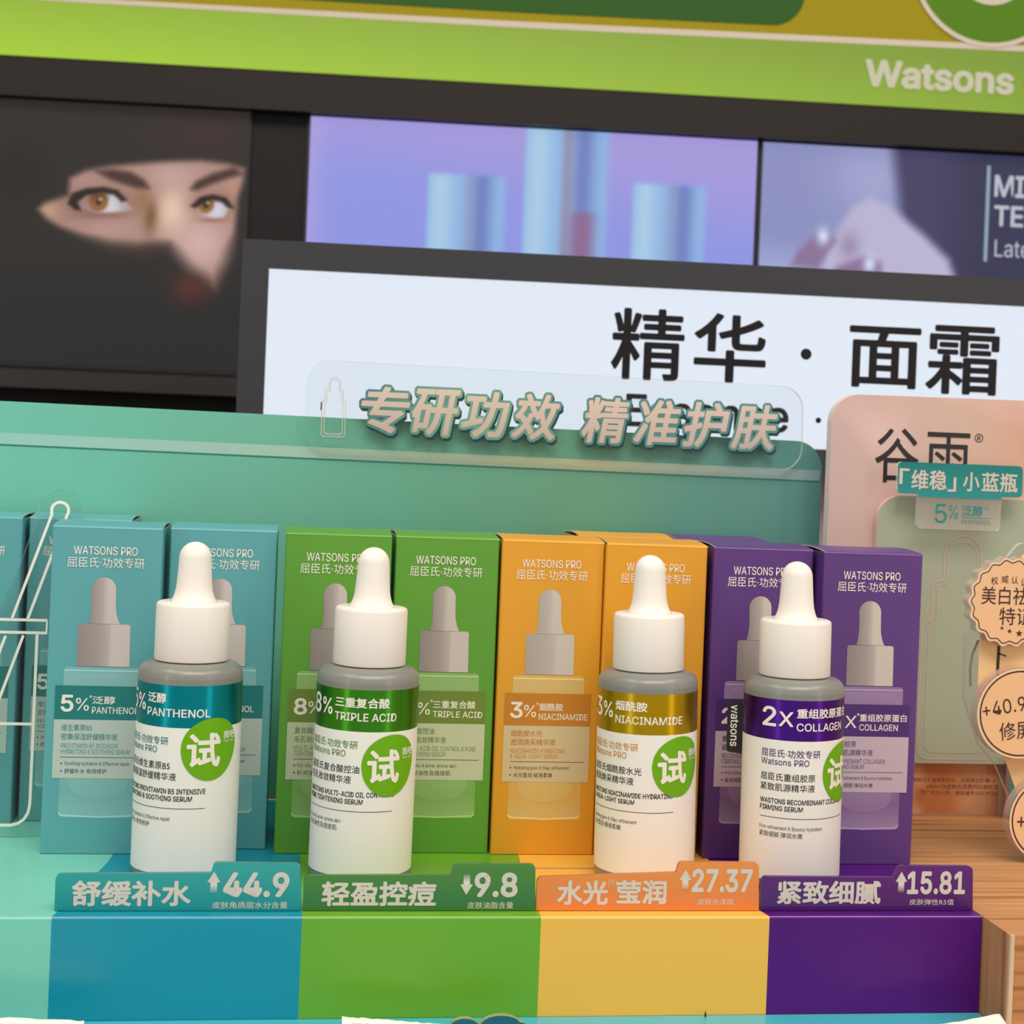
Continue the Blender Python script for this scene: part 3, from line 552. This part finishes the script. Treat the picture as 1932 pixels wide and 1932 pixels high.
# ================================================================== DROPPER BOTTLES
RB = 16.0
GLASS = M('frosted_grey_glass', (150, 152, 146), .34, spec=.5, coat=.2, trans=.25)
CAPM = M('white_cap', (240, 234, 228), .42, spec=.4); BULB = M('white_rubber', (243, 238, 232), .55, spec=.35)
LABW = M('label_paper', (240, 238, 232), .5, spec=.4)
def metal_band(name, rgb):
    m = M(name, rgb, .34, metal=.9); p = m.node_tree.nodes['Principled BSDF']; p.inputs['Anisotropic'].default_value = .75
    nt = m.node_tree; tg = nt.nodes.new('ShaderNodeTangent'); tg.direction_type = 'RADIAL'; tg.axis = 'Z'
    nt.links.new(tg.outputs[0], p.inputs['Tangent']); p.inputs['Anisotropic Rotation'].default_value = .25
    return m
BOT = {
 'b1': dict(band=(10, 150, 165), ink=(40, 128, 132), margin=-87, num='5', pct='%', c1=('泛醇', 6.9), c2=('PANTHENOL', 20.4), k=(('屈臣氏维生素原B5', 20), ('密集保湿舒缓精华液', 22)), e=(('WASTONS PROVITAMIN B5 INTENSIVE', 31), ('HYDRATING & SOOTHING SERUM', 27)), s=(('Soothing hydration & Effective repair', 20.7), ('舒缓补水·有效修护', 13.7)), st=29, sz=41.0),
 'b2': dict(band=(70, 150, 36), ink=(92, 142, 62), margin=-80, num='8', pct='%', c1=('三重复合酸', 17.3), c2=('TRIPLE ACID', 19.8), k=(('屈臣氏复合酸控油', 20), ('毛孔收敛精华液', 17.6)), e=(('WASTONS MULTI-ACID OIL CONTROL &', 31.5), ('PORE TIGHTENING SERUM', 21.5)), s=(('For oily & acne-prone skin', 14.8), ('针对油性及痘痘肌', 13.7)), st=27, sz=37.2),
 'b3': dict(band=(196, 160, 20), ink=(214, 150, 60), margin=-91, num='3', pct='%', c1=('烟酰胺', 10.6), c2=('NIACINAMIDE', 22.6), k=(('屈臣氏烟酰胺水光', 20.4), ('透润焕采精华液', 18)), e=(('WASTONS NIACINAMIDE HYDRATING', 30.7), ('& AQUA-LIGHT SERUM', 18.4)), s=(('Hydrating glow & Silky refinement', 19.2), ('水光莹润·细滑柔嫩', 14)), st=27, sz=37.4),
 'b4': dict(band=(84, 34, 150), ink=(84, 60, 116), margin=-54, num='2', pct='X', c1=('重组胶原蛋白', 21), c2=('COLLAGEN', 17.8), k=(('屈臣氏重组胶原', 17.6), ('紧致肌源精华液', 17.6)), e=(('WASTONS RECOMBINANT COLLAGEN', 30.7), ('FIRMING SERUM', 13.9)), s=(('Firm refinement & Bouncy hydration', 20.6), ('紧致细腻·弹润水嫩', 14)), st=52, sz=37.2),
}
def arc(R, a0, a1, z0, z1, n=72):
    vs = []
    for k in range(n + 1):
        a = math.radians(a0 + (a1 - a0) * k / n); vs += [(R * math.sin(a) * mm, -R * math.cos(a) * mm, z0 * mm), (R * math.sin(a) * mm, -R * math.cos(a) * mm, z1 * mm)]
    return vs, [[2 * k, 2 * k + 2, 2 * k + 3, 2 * k + 1] for k in range(n)]
def cyl(R, a0):
    """place arc-length x (mm from angle a0) and height z on the cylinder"""
    def f(x, z, d=0): a = math.radians(a0) + x / RB; return ((R + d) * math.sin(a) * mm, -(R + d) * math.cos(a) * mm, z * mm)
    return f
def make_bottle(key, label, loc, lean):
    D = BOT[key]; t = thing('dropper_bottle', label, 'bottle', loc, (0, math.radians(lean), 0), 'white capped dropper bottles in front of the cartons')
    b = MB()
    b.lathe([(.01, 0), (14.2, 0)], GLASS, smooth=False); b.lathe([(14.2, 0), (15.2, .35), (15.8, 1.0), (RB, 2.0), (RB, 61.6)], GLASS)
    b.lathe([(RB, 61.6), (15.85, 62.8), (15.3, 64.0), (14.2, 65.0), (13, 65.5), (10.5, 65.8), (10.4, 67)], GLASS); b.build('glass_body', t)
    mg = D['margin']; P = cyl(RB + .16, mg); a0, a1 = mg - 44, mg + 300
    b = MB(); bd = metal_band('foil_' + key, D['band'])
    for z0, z1, m in ((3.1, 47.3, LABW), (47.3, 60.0, bd)):
        vs, fs = arc(RB + .08, a0, a1, z0, z1); b.add(vs, fs, m, True)
    ink = M('bottle_ink_' + key, D['ink'], .5); cut = 14
    text(b, D['num'], 0, 51.5, 6.2, 4.8, PRINT_W, P, off=.015, cut=8); text(b, D['pct'], 5.6, 51.8, 5.0 if D['pct'] == '%' else 4.6, 4.6, PRINT_W, P, off=.012, cut=8)
    text(b, D['c1'][0], 11.2, 54.5, 3.1, D['c1'][1], PRINT_W, P, off=.022, cut=cut); text(b, D['c2'][0], 11.2, 50.5, 2.5, D['c2'][1], PRINT_W, P, off=.012, cut=cut)
    text(b, '屈臣氏·功效专研', 0, 42.0, 2.5, 19.2, ink, P, off=.006, cut=cut); text(b, 'Watsons PRO', 0, 39.5, 2.0, 15.5, ink, P, off=.004, cut=cut)
    for (s, w), z in zip(D['k'], (34.6, 31.4)): text(b, s, 0, z, 2.4, w, BLACK, P, off=.004, cut=cut)
    for (s, w), z in zip(D['e'], (27.4, 25.2)): text(b, s, 0, z, 1.6, w, BLACK, P, off=.014, cut=20)
    for (s, w), z, h in zip(D['s'], (19.0, 16.9), (1.5, 1.7)): text(b, s, 0, z, h, w, M('grey_ink', (70, 68, 68), .5), P, cut=cut)
    f = cyl(RB + .16, mg); n = 24; vs = []
    for k in range(n + 1): vs += [f(31 * k / n, 22.95), f(31 * k / n, 23.12)]
    b.add(vs, [[2 * k, 2 * k + 2, 2 * k + 3, 2 * k + 1] for k in range(n)], BLACK)
    b.build('label', t)
    b = MB(); b.lathe([(10.2, 66.2), (11.25, 66.2)], CAPM, smooth=False); b.lathe([(11.25, 66.2), (11.4, 66.6), (11.35, 82.9), (11.1, 83.6), (10.5, 83.95), (7.2, 84.0)], CAPM); b.build('collar_cap', t)
    pr = [(7.1, 83.9), (6.7, 84.6), (6.1, 86.0), (5.7, 87.6), (5.45, 89.6), (5.15, 94), (4.95, 97.6)] + [(4.95 * math.cos(a), 97.6 + 4.95 * math.sin(a)) for a in [math.pi / 2 * i / 10 for i in range(1, 10)]] + [(.02, 102.55)]
    b = MB(); b.lathe(pr, BULB); b.build('dropper_bulb', t)
    # green tester sticker
    b = MB(); SG = M('sticker_green', (108, 174, 0), .4, coat=.1, spec=.3); Pst = cyl(RB + .26, D['st']); n = 40; rr = 9.35
    cols_ = 20; vs = []; 
    def egg(a): return rr * (1 + .035 * math.cos(2 * (a - .9)) + .02 * math.sin(3 * a))
    pts = [(egg(2 * math.pi * i / 96) * math.cos(2 * math.pi * i / 96), egg(2 * math.pi * i / 96) * math.sin(2 * math.pi * i / 96)) for i in range(96)]
    rings = 12; vs = [Pst(0, D['sz'])]
    for r_ in range(1, rings + 1): vs += [Pst(x * r_ / rings, D['sz'] + z * r_ / rings) for x, z in pts]
    fs = [[0, 1 + i, 1 + (i + 1) % 96] for i in range(96)] + [[1 + (r_ - 1) * 96 + i, 1 + r_ * 96 + i, 1 + r_ * 96 + (i + 1) % 96, 1 + (r_ - 1) * 96 + (i + 1) % 96] for r_ in range(1, rings) for i in range(96)]
    b.add(vs, fs, SG, True); P2 = cyl(RB + .34, D['st'])
    text(b, '试', -7.6, D['sz'] - 5.6, 10.4, 10.6, PRINT_W, P2, off=.028, cut=14); text(b, '我吧', 3.9, D['sz'] + 2.6, 2.4, 4.8, PRINT_W, P2, off=.02, cut=6); text(b, 'TRY ME', 4.1, D['sz'] + 1.5, .7, 4.2, PRINT_W, P2, cut=4)
    b.build('tester_sticker', t)
    # black woven tab standing out from the label edge
    b = MB(); TB = M('tab_black', (26, 25, 27), .6); a = mg - 52
    b.prism(rpoly([(-21.0, 40.0, 1.0), (-15.6, 39.5, .2), (-15.6, 56.0, .2), (-21.0, 56.6, 1.0)], 4), -.35, .35, TB)
    V, F, asp = glyphs('watsons', .012); Ht, Wd = 2.5, 13.4; x0, z0 = -17.4, 55.2
    b.add([((x0 - Ht + v * Ht) * mm, (-.40 - d) * mm, (z0 - u * Wd) * mm) for u, v, d in V], F, PRINT_W)
    o = b.build('fabric_tab', t); o.rotation_euler = (0, 0, math.radians(a + 88)); return t
make_bottle('b1', 'dropper bottle with teal foil band, leftmost of the four dropper bottles', (-.0275, -.0470, .0002), .0)
make_bottle('b2', 'dropper bottle with green foil band in front of the green cartons', (.0270, -.0500, .0004), .4)
make_bottle('b3', 'dropper bottle with gold foil band in front of the yellow cartons', (.1185, -.0490, .0006), -1.1)
make_bottle('b4', 'dropper bottle with purple foil band and black tab at its left side', (.1648, -.0550, .0004), -.6)

# ================================================================== BENEFIT TABS ON THE STEP
def make_tab(label, outline, face, edge, words, num, sub, arrow, nbox, sbox, down=False, ref=None):
    t = thing('benefit_tab', label, 'sign', (0, -.089, .0002), group='lettered acrylic tabs along the step edge')
    b = MB(); fm = ramp_mat('tab_' + face[0], 2, [(0, face[1]), (14, face[2])], .22, coat=.6); b.prism(outline, 0, 1.6, fm, clear('tab_edge_' + face[0], edge, 1, .35, edge)); b.build('plate', t)
    b = MB(); TW = M('tab_letter', (212, 204, 194), .45); P = flat(-.06)
    for s, x0, x1, z0, z1 in words: text(b, s, x0, z0, z1 - z0, x1 - x0, TW, P, off=.03)
    text(b, num, nbox[0], nbox[2], nbox[3] - nbox[2], nbox[1] - nbox[0], TW, P, off=.028); text(b, sub, sbox[0], sbox[2], sbox[3] - sbox[2], sbox[1] - sbox[0], TW, P, off=.004)
    if ref: text(b, *ref, None, TW, P)
    ax, z0, z1 = arrow; s = 1.85; gm = ramp_mat('tab_arrow_' + face[0], 2, [(z0 if not down else z1, face[1]), ((z0 + 2.6) if not down else (z1 - 2.6), (222, 214, 204))][::1 if not down else -1], .45)
    zz = (lambda z: z) if not down else (lambda z: z0 + z1 - z)
    hd = [(ax - s, zz(z1 - 3.1)), (ax + s, zz(z1 - 3.1)), (ax, zz(z1))]; st = [(ax - .95, zz(z0)), (ax + .95, zz(z0)), (ax + .95, zz(z1 - 3.1)), (ax - .95, zz(z1 - 3.1))]
    if down: hd.reverse(); st.reverse()
    b.poly(hd, -.06, TW); b.poly(st, -.06, gm); b.build('lettering', t); return t
make_tab('teal tab with rising arrow and 44.9, below the leftmost dropper bottle', rpoly([(-60.4, 0), (8.4, 0), (7.9, 13.5, 1.4), (-16.6, 13.8, 1.2), (-17.3, 10.8, .5), (-60.4, 10.35, 1.6)], 5), ('teal', (16, 142, 144), (30, 164, 164)), (120, 200, 196), [('舒缓补水', -55.8, -22.7, 1.3, 8.6)], '44.9', '皮肤角质层水分含量', (-16.4, 4.9, 11.2), (-13.7, 5.0, 3.9, 11.1), (-16.6, 4.7, .65, 2.6))
make_tab('dark green tab with falling arrow and 9.8', rpoly([(9.1, 0), (77.0, 0), (76.4, 13.6, 1.4), (52.4, 13.6, 1.2), (51.5, 10.4, .5), (9.1, 10.1, 1.6)], 5), ('green', (52, 112, 52), (66, 136, 62)), (130, 176, 120), [('轻盈控痘', 14.3, 47.5, 1.3, 8.5)], '9.8', '皮肤油脂含量', (56.3, 4.6, 11.0), (58.6, 71.4, 3.9, 11.2), (56.8, 70.3, .6, 2.6), True)
make_tab('orange tab with rising arrow and 27.37', rpoly([(77.1, 0), (144.8, 0), (144.2, 14.3, 1.4), (119.8, 14.5, 1.2), (119.0, 11.3, .5), (77.2, 9.9, 1.6)], 5), ('orange', (222, 126, 58), (236, 146, 72)), (240, 176, 120), [('水光', 83.2, 98.5, 1.7, 8.9), ('莹润', 101, 116.2, 1.9, 9.1)], '27.37', '皮肤光泽度', (121.8, 6.0, 12.2), (123.8, 142.4, 5.4, 12.5), (125.7, 136.9, 1.7, 3.6), ref=('[9]', 98.6, 7.3, 1.9))
make_tab('dark purple tab with rising arrow and 15.81', rpoly([(145.1, 0), (212.3, 0), (211.8, 13.5, 1.6), (188.2, 13.6, 1.2), (186.8, 10.0, .5), (145.4, 10.2, 1.6)], 5), ('purple', (70, 16, 104), (88, 26, 122)), (132, 90, 160), [('紧致细腻', 150.2, 182.7, 1.9, 9.0)], '15.81', '皮肤弹性R5值', (189.1, 5.3, 11.8), (191.0, 209.5, 4.9, 12.0), (191.9, 206.1, 1.7, 3.5))

# ================================================================== CLEAR BOTTLE CUTOUT AT THE LEFT
th = math.atan(.196); ks = 1 / math.cos(th)
cu = thing('acrylic_cutout', 'clear acrylic jar and pipette cutout leaning on the far left blue cartons', 'display cutout', (0, -.0056, .0008), (-th, 0, 0))
Z = lambda pts: [(p[0], p[1] * ks) + tuple(p[2:]) for p in pts]
knob = [(-76.9 + 7.7 * math.cos(a), 106.8 + 7.8 * math.sin(a)) for a in [math.pi * (1.10 - .0833) - (math.pi * 1.02) * i / 16 for i in range(17)]]
b = MB(); right = rpoly(Z([(-150, 0), (-75.7, 0, 10), (-75.4, 72, 1), (-79.0, 74.5, 1)]), 8)
b.prism(right + Z(knob[::-1]) + Z([(-91.8, 81.2), (-95.1, 74.8), (-150, 74.4)]), 0, 1.8, clear('cutout_clear', (251, 253, 252)), CE); b.build('plate', cu)
b = MB(); LW = M('cutout_line', (232, 230, 222), .5); w = .95; yy = -.05
stroke(b, Z([(-91.0, 70.2), (-80.2, 105.6)] + [(-77.5 + 2.9 * math.cos(a), 107.2 + 2.9 * math.sin(a)) for a in [math.pi * .92 - math.pi * .98 * i / 10 for i in range(11)]] + [(-75.0, 105.8), (-85.8, 70.2)]), w, yy, LW)
stroke(b, Z([(-150, 70.0), (-79.2, 70.0)]), w, yy, LW); stroke(b, Z([(-150, 65.8), (-79.0, 65.8)]), w, yy, LW); stroke(b, Z([(-79.3, 69.6), (-79.3, 66.2)]), .6, yy, LW)
stroke(b, Z([(-92.6, 64.6), (-104, 28)]), w, yy, LW); stroke(b, Z([(-86.8, 64.9), (-101, 18)]), w, yy, LW)
stroke(b, rpoly(Z([(-82.3, 65.5), (-80.7, 3.3, 5), (-150, 3.0)]), 8)[0:0] or Z([(-82.3, 65.5), (-80.9, 12), (-80.9, 9.5), (-81.3, 7.2), (-82.4, 5.2), (-84.2, 3.9), (-86.5, 3.3), (-150, 3.0)]), w, yy, LW)
stroke(b, Z([(-150, 35.8), (-82, 35.8)]), w, yy, LW); b.build('white_outline', cu)

# ================================================================== PEACH CARD STANDEE
CARD = ramp_mat('card_peach', 0, [(206, (206, 180, 178)), (225, (210, 182, 174)), (262, (212, 182, 168)), (300, (212, 164, 136))], .5, noise=(14, (238, 206, 200), .52, .72))
sd = thing('brand_standee', 'peach card standee with a raised pale green panel, behind the purple cartons', 'display card')
b = MB(); EW = M('foam_edge', (236, 226, 222), .6)
b.prism(rpoly([(206.4, 0), (330, 0), (330, 163), (206.3, 161.9, 11)], 10), 39.5, 44.5, CARD, EW)
OB = ramp_mat('card_orange_strip', 0, [(240, (186, 112, 62)), (258, (198, 124, 74)), (270, (206, 150, 112)), (284, (196, 140, 104))], .45, noise=(60, (226, 172, 130), .5, .7)); b.poly([(207, 0.3), (280.3, .3), (280.3, 20.6), (207, 20.6)], 39.44, OB)
BT = M('strip_ink', (110, 62, 38), .5)
for s, x1, z, h, w in (('旗舰店天猫商家后台，谷雨美白奶罐1.0', 278.5, 12.6, 1.8, 34), ('VISIA-CR皮肤光泽度的仪器检测', 279.8, 10.1, 1.8, 29.5), ('司广州分公司，报告编号:GZCPCH2', 279.8, 7.6, 1.8, 31.5)): text(b, s, x1 - w, z, h, w, BT, flat(39.4))
b.build('card_panel', sd)
b = MB(); PG = M('panel_sage', (172, 184, 162), .4, coat=.1); b.prism(rpoly([(224.6, 20.6), (330, 20.6), (330, 123.6), (224.9, 123.6, 9.5)], 10), 36.2, 39.3, PG, M('panel_pink_edge', (228, 186, 182), .5)); b.build('raised_panel', sd)
b = MB(); OP = M('panel_outline', (192, 180, 166), .5)
for hw, z0, z1, w in ((15.4, 22.4, 109.0, .9), (12.6, 25.0, 106.6, .7)): stroke(b, bottle_outline(260.2, z0, z1, hw, 1), w, 36.1, OP, True)
b.build('bottle_outline', sd)
b = MB(); KI = M('standee_ink', (40, 36, 40), .45)
text(b, '谷', 224.3, 128.6, 21.0, 17.6, KI, flat(39.3), off=-.004); text(b, '雨', 245.2, 129.6, 19.2, 17.4, KI, flat(39.3), off=-.004)
ring(b, 266.2, 147.2, 1.7, 1.42, 39.3, KI, 32); text(b, 'R', 265.55, 146.3, 1.8, 1.3, KI, flat(39.3)); b.build('lettering', sd)
# little teal card further right
tcd = MB(); tcd.prism(rpoly([(281.0, .3, 2.2), (330, .3), (330, 24), (281.0, 24, 2.2)], 6), 32, 35.4, M('teal_card', (70, 150, 132), .35, coat=.3), M('teal_card_pink_edge', (206, 160, 150), .5))
tag(tcd.build('teal_card'), 'small teal card with a pinkish edge behind the lowest round badge', 'display card')
# clear tag with a teal heading
tg = thing('acrylic_tag', 'clear acrylic tag with teal heading in front of the peach card', 'sign')
b = MB(); b.prism(rpoly([(238.0, 111.6, 1.6), (271.4, 111.6, 1.6), (271.6, 124.6), (280.0, 124.7, 1.8), (279.8, 136.8, 1.8), (229.5, 136.7, 1.8), (229.8, 124.7, 1.6), (238.0, 124.5)], 5), 29, 31, clear('tag_clear', (252, 252, 250), 1.0, .16, (246, 238, 230)), CE)
b.build('plate', tg)
b = MB(); b.poly(rpoly([(238.0, 123.6), (271.6, 123.6), (271.6, 124.6), (280.0, 124.7, 1.8), (279.8, 136.8, 1.8), (229.5, 136.7, 1.8), (229.8, 124.7, 1.6), (238, 124.6)], 5), 28.9, ramp_mat('tag_teal', 2, [(123.5, (36, 150, 150)), (137, (10, 128, 124))], .25, coat=.5)); b.build('teal_heading', tg)
b = MB(); TT = M('tag_teal_ink', (20, 142, 136), .5); TW = M('tab_letter', (212, 204, 194), .45); P = flat(28.82)
for s, x0, x1, z0, z1 in (('「', 230.2, 234.2, 128.2, 134.2), ('维稳', 235.0, 249.2, 126.4, 134.0), ('」', 249.6, 253.0, 126.0, 131.6), ('小', 255.7, 262.4, 126.4, 133.8), ('蓝瓶', 263.2, 277.8, 126.5, 133.9)): text(b, s, x0, z0, z1 - z0, x1 - x0, TW, P, off=.02)
text(b, '5', 245.0, 113.9, 7.3, 4.7, TT, P); text(b, '%', 250.5, 115.6, 5.4, 3.7, TT, P); text(b, '泛醇', 255.8, 117.0, 4.0, 8.4, TT, P, off=.016); text(b, 'PANTHENOL', 255.8, 113.8, 1.6, 11.8, TT, P); text(b, '[2]', 265.0, 119.2, 1.5, 1.7, TT, P); b.rect(255.8, 116.15, 267.4, 116.35, 28.82, TT)
b.build('lettering', tg)

# ================================================================== ROUND BADGES
bs = thing('badge_stand', 'clear acrylic stand with peach round badges at the right picture edge', 'display stand')
b = MB(); PE = M('badge_peach', (238, 194, 148), .45); b.prism(rpoly([(233.8, 78, 3), (234.2, 56, 4), (240, 40, 3), (246.5, 33, 3), (253, 20, 4), (262, 0), (300, 0), (300, 112), (252, 110, 4), (242, 98, 4)], 5), -28.4, -26.2, CL, CE)
b.build('back_plate', bs)
b = MB(); b.poly(rpoly([(238.6, 76), (238.7, 58), (243, 45, 3), (250, 34, 3), (256, 20, 3), (264, 5), (298, 5), (298, 109), (254, 107, 3), (246, 97, 3)], 5), -28.6, M('stand_cream', (246, 206, 150), .5))
BR = M('badge_brown', (64, 38, 32), .5); stroke(b, [(246.6, 90), (245.8, 76), (245.6, 64)], 1.1, -28.7, BR); stroke(b, [(245.7, 71.6), (248.6, 70.7)], .5, -28.7, BR)
stroke(b, [(238.2, 76), (236.2, 71), (235.6, 66), (236.0, 60)], .9, -28.7, M('stand_grey_line', (130, 118, 112), .5)); b.build('cream_print', bs)
BE = clear('badge_edge', (250, 240, 234), 1.0, .40, (240, 212, 198)); BC = clear('badge_clear', (252, 250, 248))
def badge(parent, cx, cz, r, scal=0):
    n = 160
    def shape(R, sh=0): return [((cx + (R * (1 + (.035 * math.cos(scal * a) if scal else 0))) * math.cos(a)), (cz + (R * (1 + (.035 * math.cos(scal * a) if scal else 0))) * math.sin(a))) for a in [2 * math.pi * i / n for i in range(n)]]
    b = MB(); b.prism(shape(r), -33.4, -28.9, BC, BE); o = b.build('badge', parent)
    f = MB(); f.poly(shape(r * .985), -33.5, M('badge_rim', (236, 206, 174), .4)); f.poly(shape(r * .93), -33.55, PE); stroke(f, shape(r * .915), .32 if scal else .5, -33.62, BR, True); return o, f
o, f = badge(bs, 247.3, 89.9, 15.2, 18); P = flat(-33.66)
for s, x, z, rot in (('权', 239.8, 95.6, .12), ('威', 243.4, 96.4, .0), ('认', 246.9, 96.2, -.05), ('证', 250.4, 95.6, -.12)): text(f, s, x, z, 2.6, 2.6, BR, P, rot=rot)
text(f, '美白祛斑', 236.4, 88.9, 6.2, 22.6, BR, P); text(f, '特证', 243.2, 82.0, 6.0, 12, BR, P)
for x, z, r in ((244.3, 80.9, .75), (247.1, 79.9, .95), (250.6, 79.2, 1.3), (254.1, 79.9, .95)):
    f.poly([(x + (r if i % 2 == 0 else r * .4) * math.sin(math.pi * i / 5) * -1, z + (r if i % 2 == 0 else r * .4) * math.cos(math.pi * i / 5)) for i in range(10)], -33.66, BR)
f.build('printed_face', o)
o, f = badge(bs, 252.2, 51.7, 15.8); text(f, '+40.97%', 238.9, 50.2, 5.0, 25, BR, P, rot=.17); text(f, '修屏障', 245.2, 42.2, 6.2, 18, BR, P, rot=.10); f.build('printed_face', o)
o, f = badge(bs, 264.6, 15.2, 15.0); text(f, '+', 252.6, 12.8, 3.4, 3.0, BR, P); f.build('printed_face', o)

# ================================================================== SLIPS ON THE LOWER TRAY
PW = M('slip_paper', (250, 240, 230), .6)
def slip(label, top, yb, words=None):
    """a paper slip lying on the tray, its torn rear edge curled up"""
    t = thing('paper_slip', label, 'paper', group='torn paper slips on the lower tray'); b = MB(); n = len(top); rowsn = 8; vs = []
    for j in range(rowsn + 1):
        u = j / rowsn
        for x, z in top: vs.append((x * mm, (yb - 34 * (1 - u)) * mm, (-28.9 + (z + 28.9) * u ** 2.2) * mm))
    fs = [[j * n + i, j * n + i + 1, (j + 1) * n + i + 1, (j + 1) * n + i] for j in range(rowsn) for i in range(n - 1)]
    b.add(vs, fs, PW, True); b.add([(v[0], v[1] + .00005, v[2] - .0002) for v in vs], [f_[::-1] for f_ in fs], PW, True); o = b.build('paper_sheet', t)
    if words:
        w = MB(); s, x0, x1, col = words
        def onp(x, q): u = 1 - q / 34; zt = np.interp(x, [p[0] for p in top], [p[1] for p in top]); return (x * mm, (yb - q) * mm, (-28.9 + (zt + 28.9) * u ** 2.2 + .12) * mm)
        V, F, asp = glyphs(s, 0, 0, 12); w.add([onp(x0 + u * (x1 - x0), 7 - v * 5) for u, v, d in V], F, col); w.build('printing', t)
    return t
def torn(x0, x1, f, n=26, j=.18): return [(x0 + (x1 - x0) * i / n, f(i / n) + random.uniform(-j, j)) for i in range(n + 1)]
slip('torn white paper slip at the bottom left corner, below the mint block', torn(-95, -48.6, lambda u: -21.0 - 2.4 * u), -110, ('维生素保湿', -72, -54, M('slip_lilac_ink', (196, 180, 190), .6)))
slip('torn white paper slip with faint characters below the green block', torn(20.6, 49, lambda u: -22.9 - 2.4 * u), -110, ('屈臣氏多效', 23, 40, M('slip_grey_ink', (206, 190, 182), .6)))
slip('torn white paper slip at the bottom right, beside the oak block', [(180, -28.4)] + torn(184, 210.6, lambda u: -26.9 + 3.6 * u ** 1.6, 20, .1) + [(211.6, -23.4), (212.4, -27)], -111.5)
b = MB(); top = [(49.4, -28.9), (73, -28.9)] + [(73 - 1.6 * u, -27 + 2.2 * u) for u in (0, .5, 1)] + [(64.8 + 5.6 * math.cos(a), -25.4 + 2.7 * math.sin(a)) for a in [math.pi * i / 10 for i in range(1, 10)]] + [(59.0, -25.2)] + [(54.6 + 3.6 * math.cos(a), -25.2 + 1.75 * math.sin(a)) for a in [math.pi * i / 8 for i in range(1, 8)]] + [(50.6, -25.8)]
b.prism(top, -111, -109, M('cloud_teal', (30, 96, 118), .35, coat=.3), M('cloud_edge', (150, 160, 110), .5)); tag(b.build('cloud_card'), 'small dark teal cloud shaped card with a pale edge on the lower tray', 'display card')
b = MB(); DB = M('crumb_brown', (70, 44, 30), .8)
for i in range(5): b.lathe([(.02, -29.0 + .0), (.35 - .04 * i, -28.6), (.3, -28.0), (.02, -27.4 + .1 * i)], DB, 6)
o = b.build('dust_crumb'); o.location = (.1275, -.0965, 0); o.rotation_euler = (0, 0, .4); tag(o, 'tiny brown crumb on the tray below the yellow block', 'crumb')
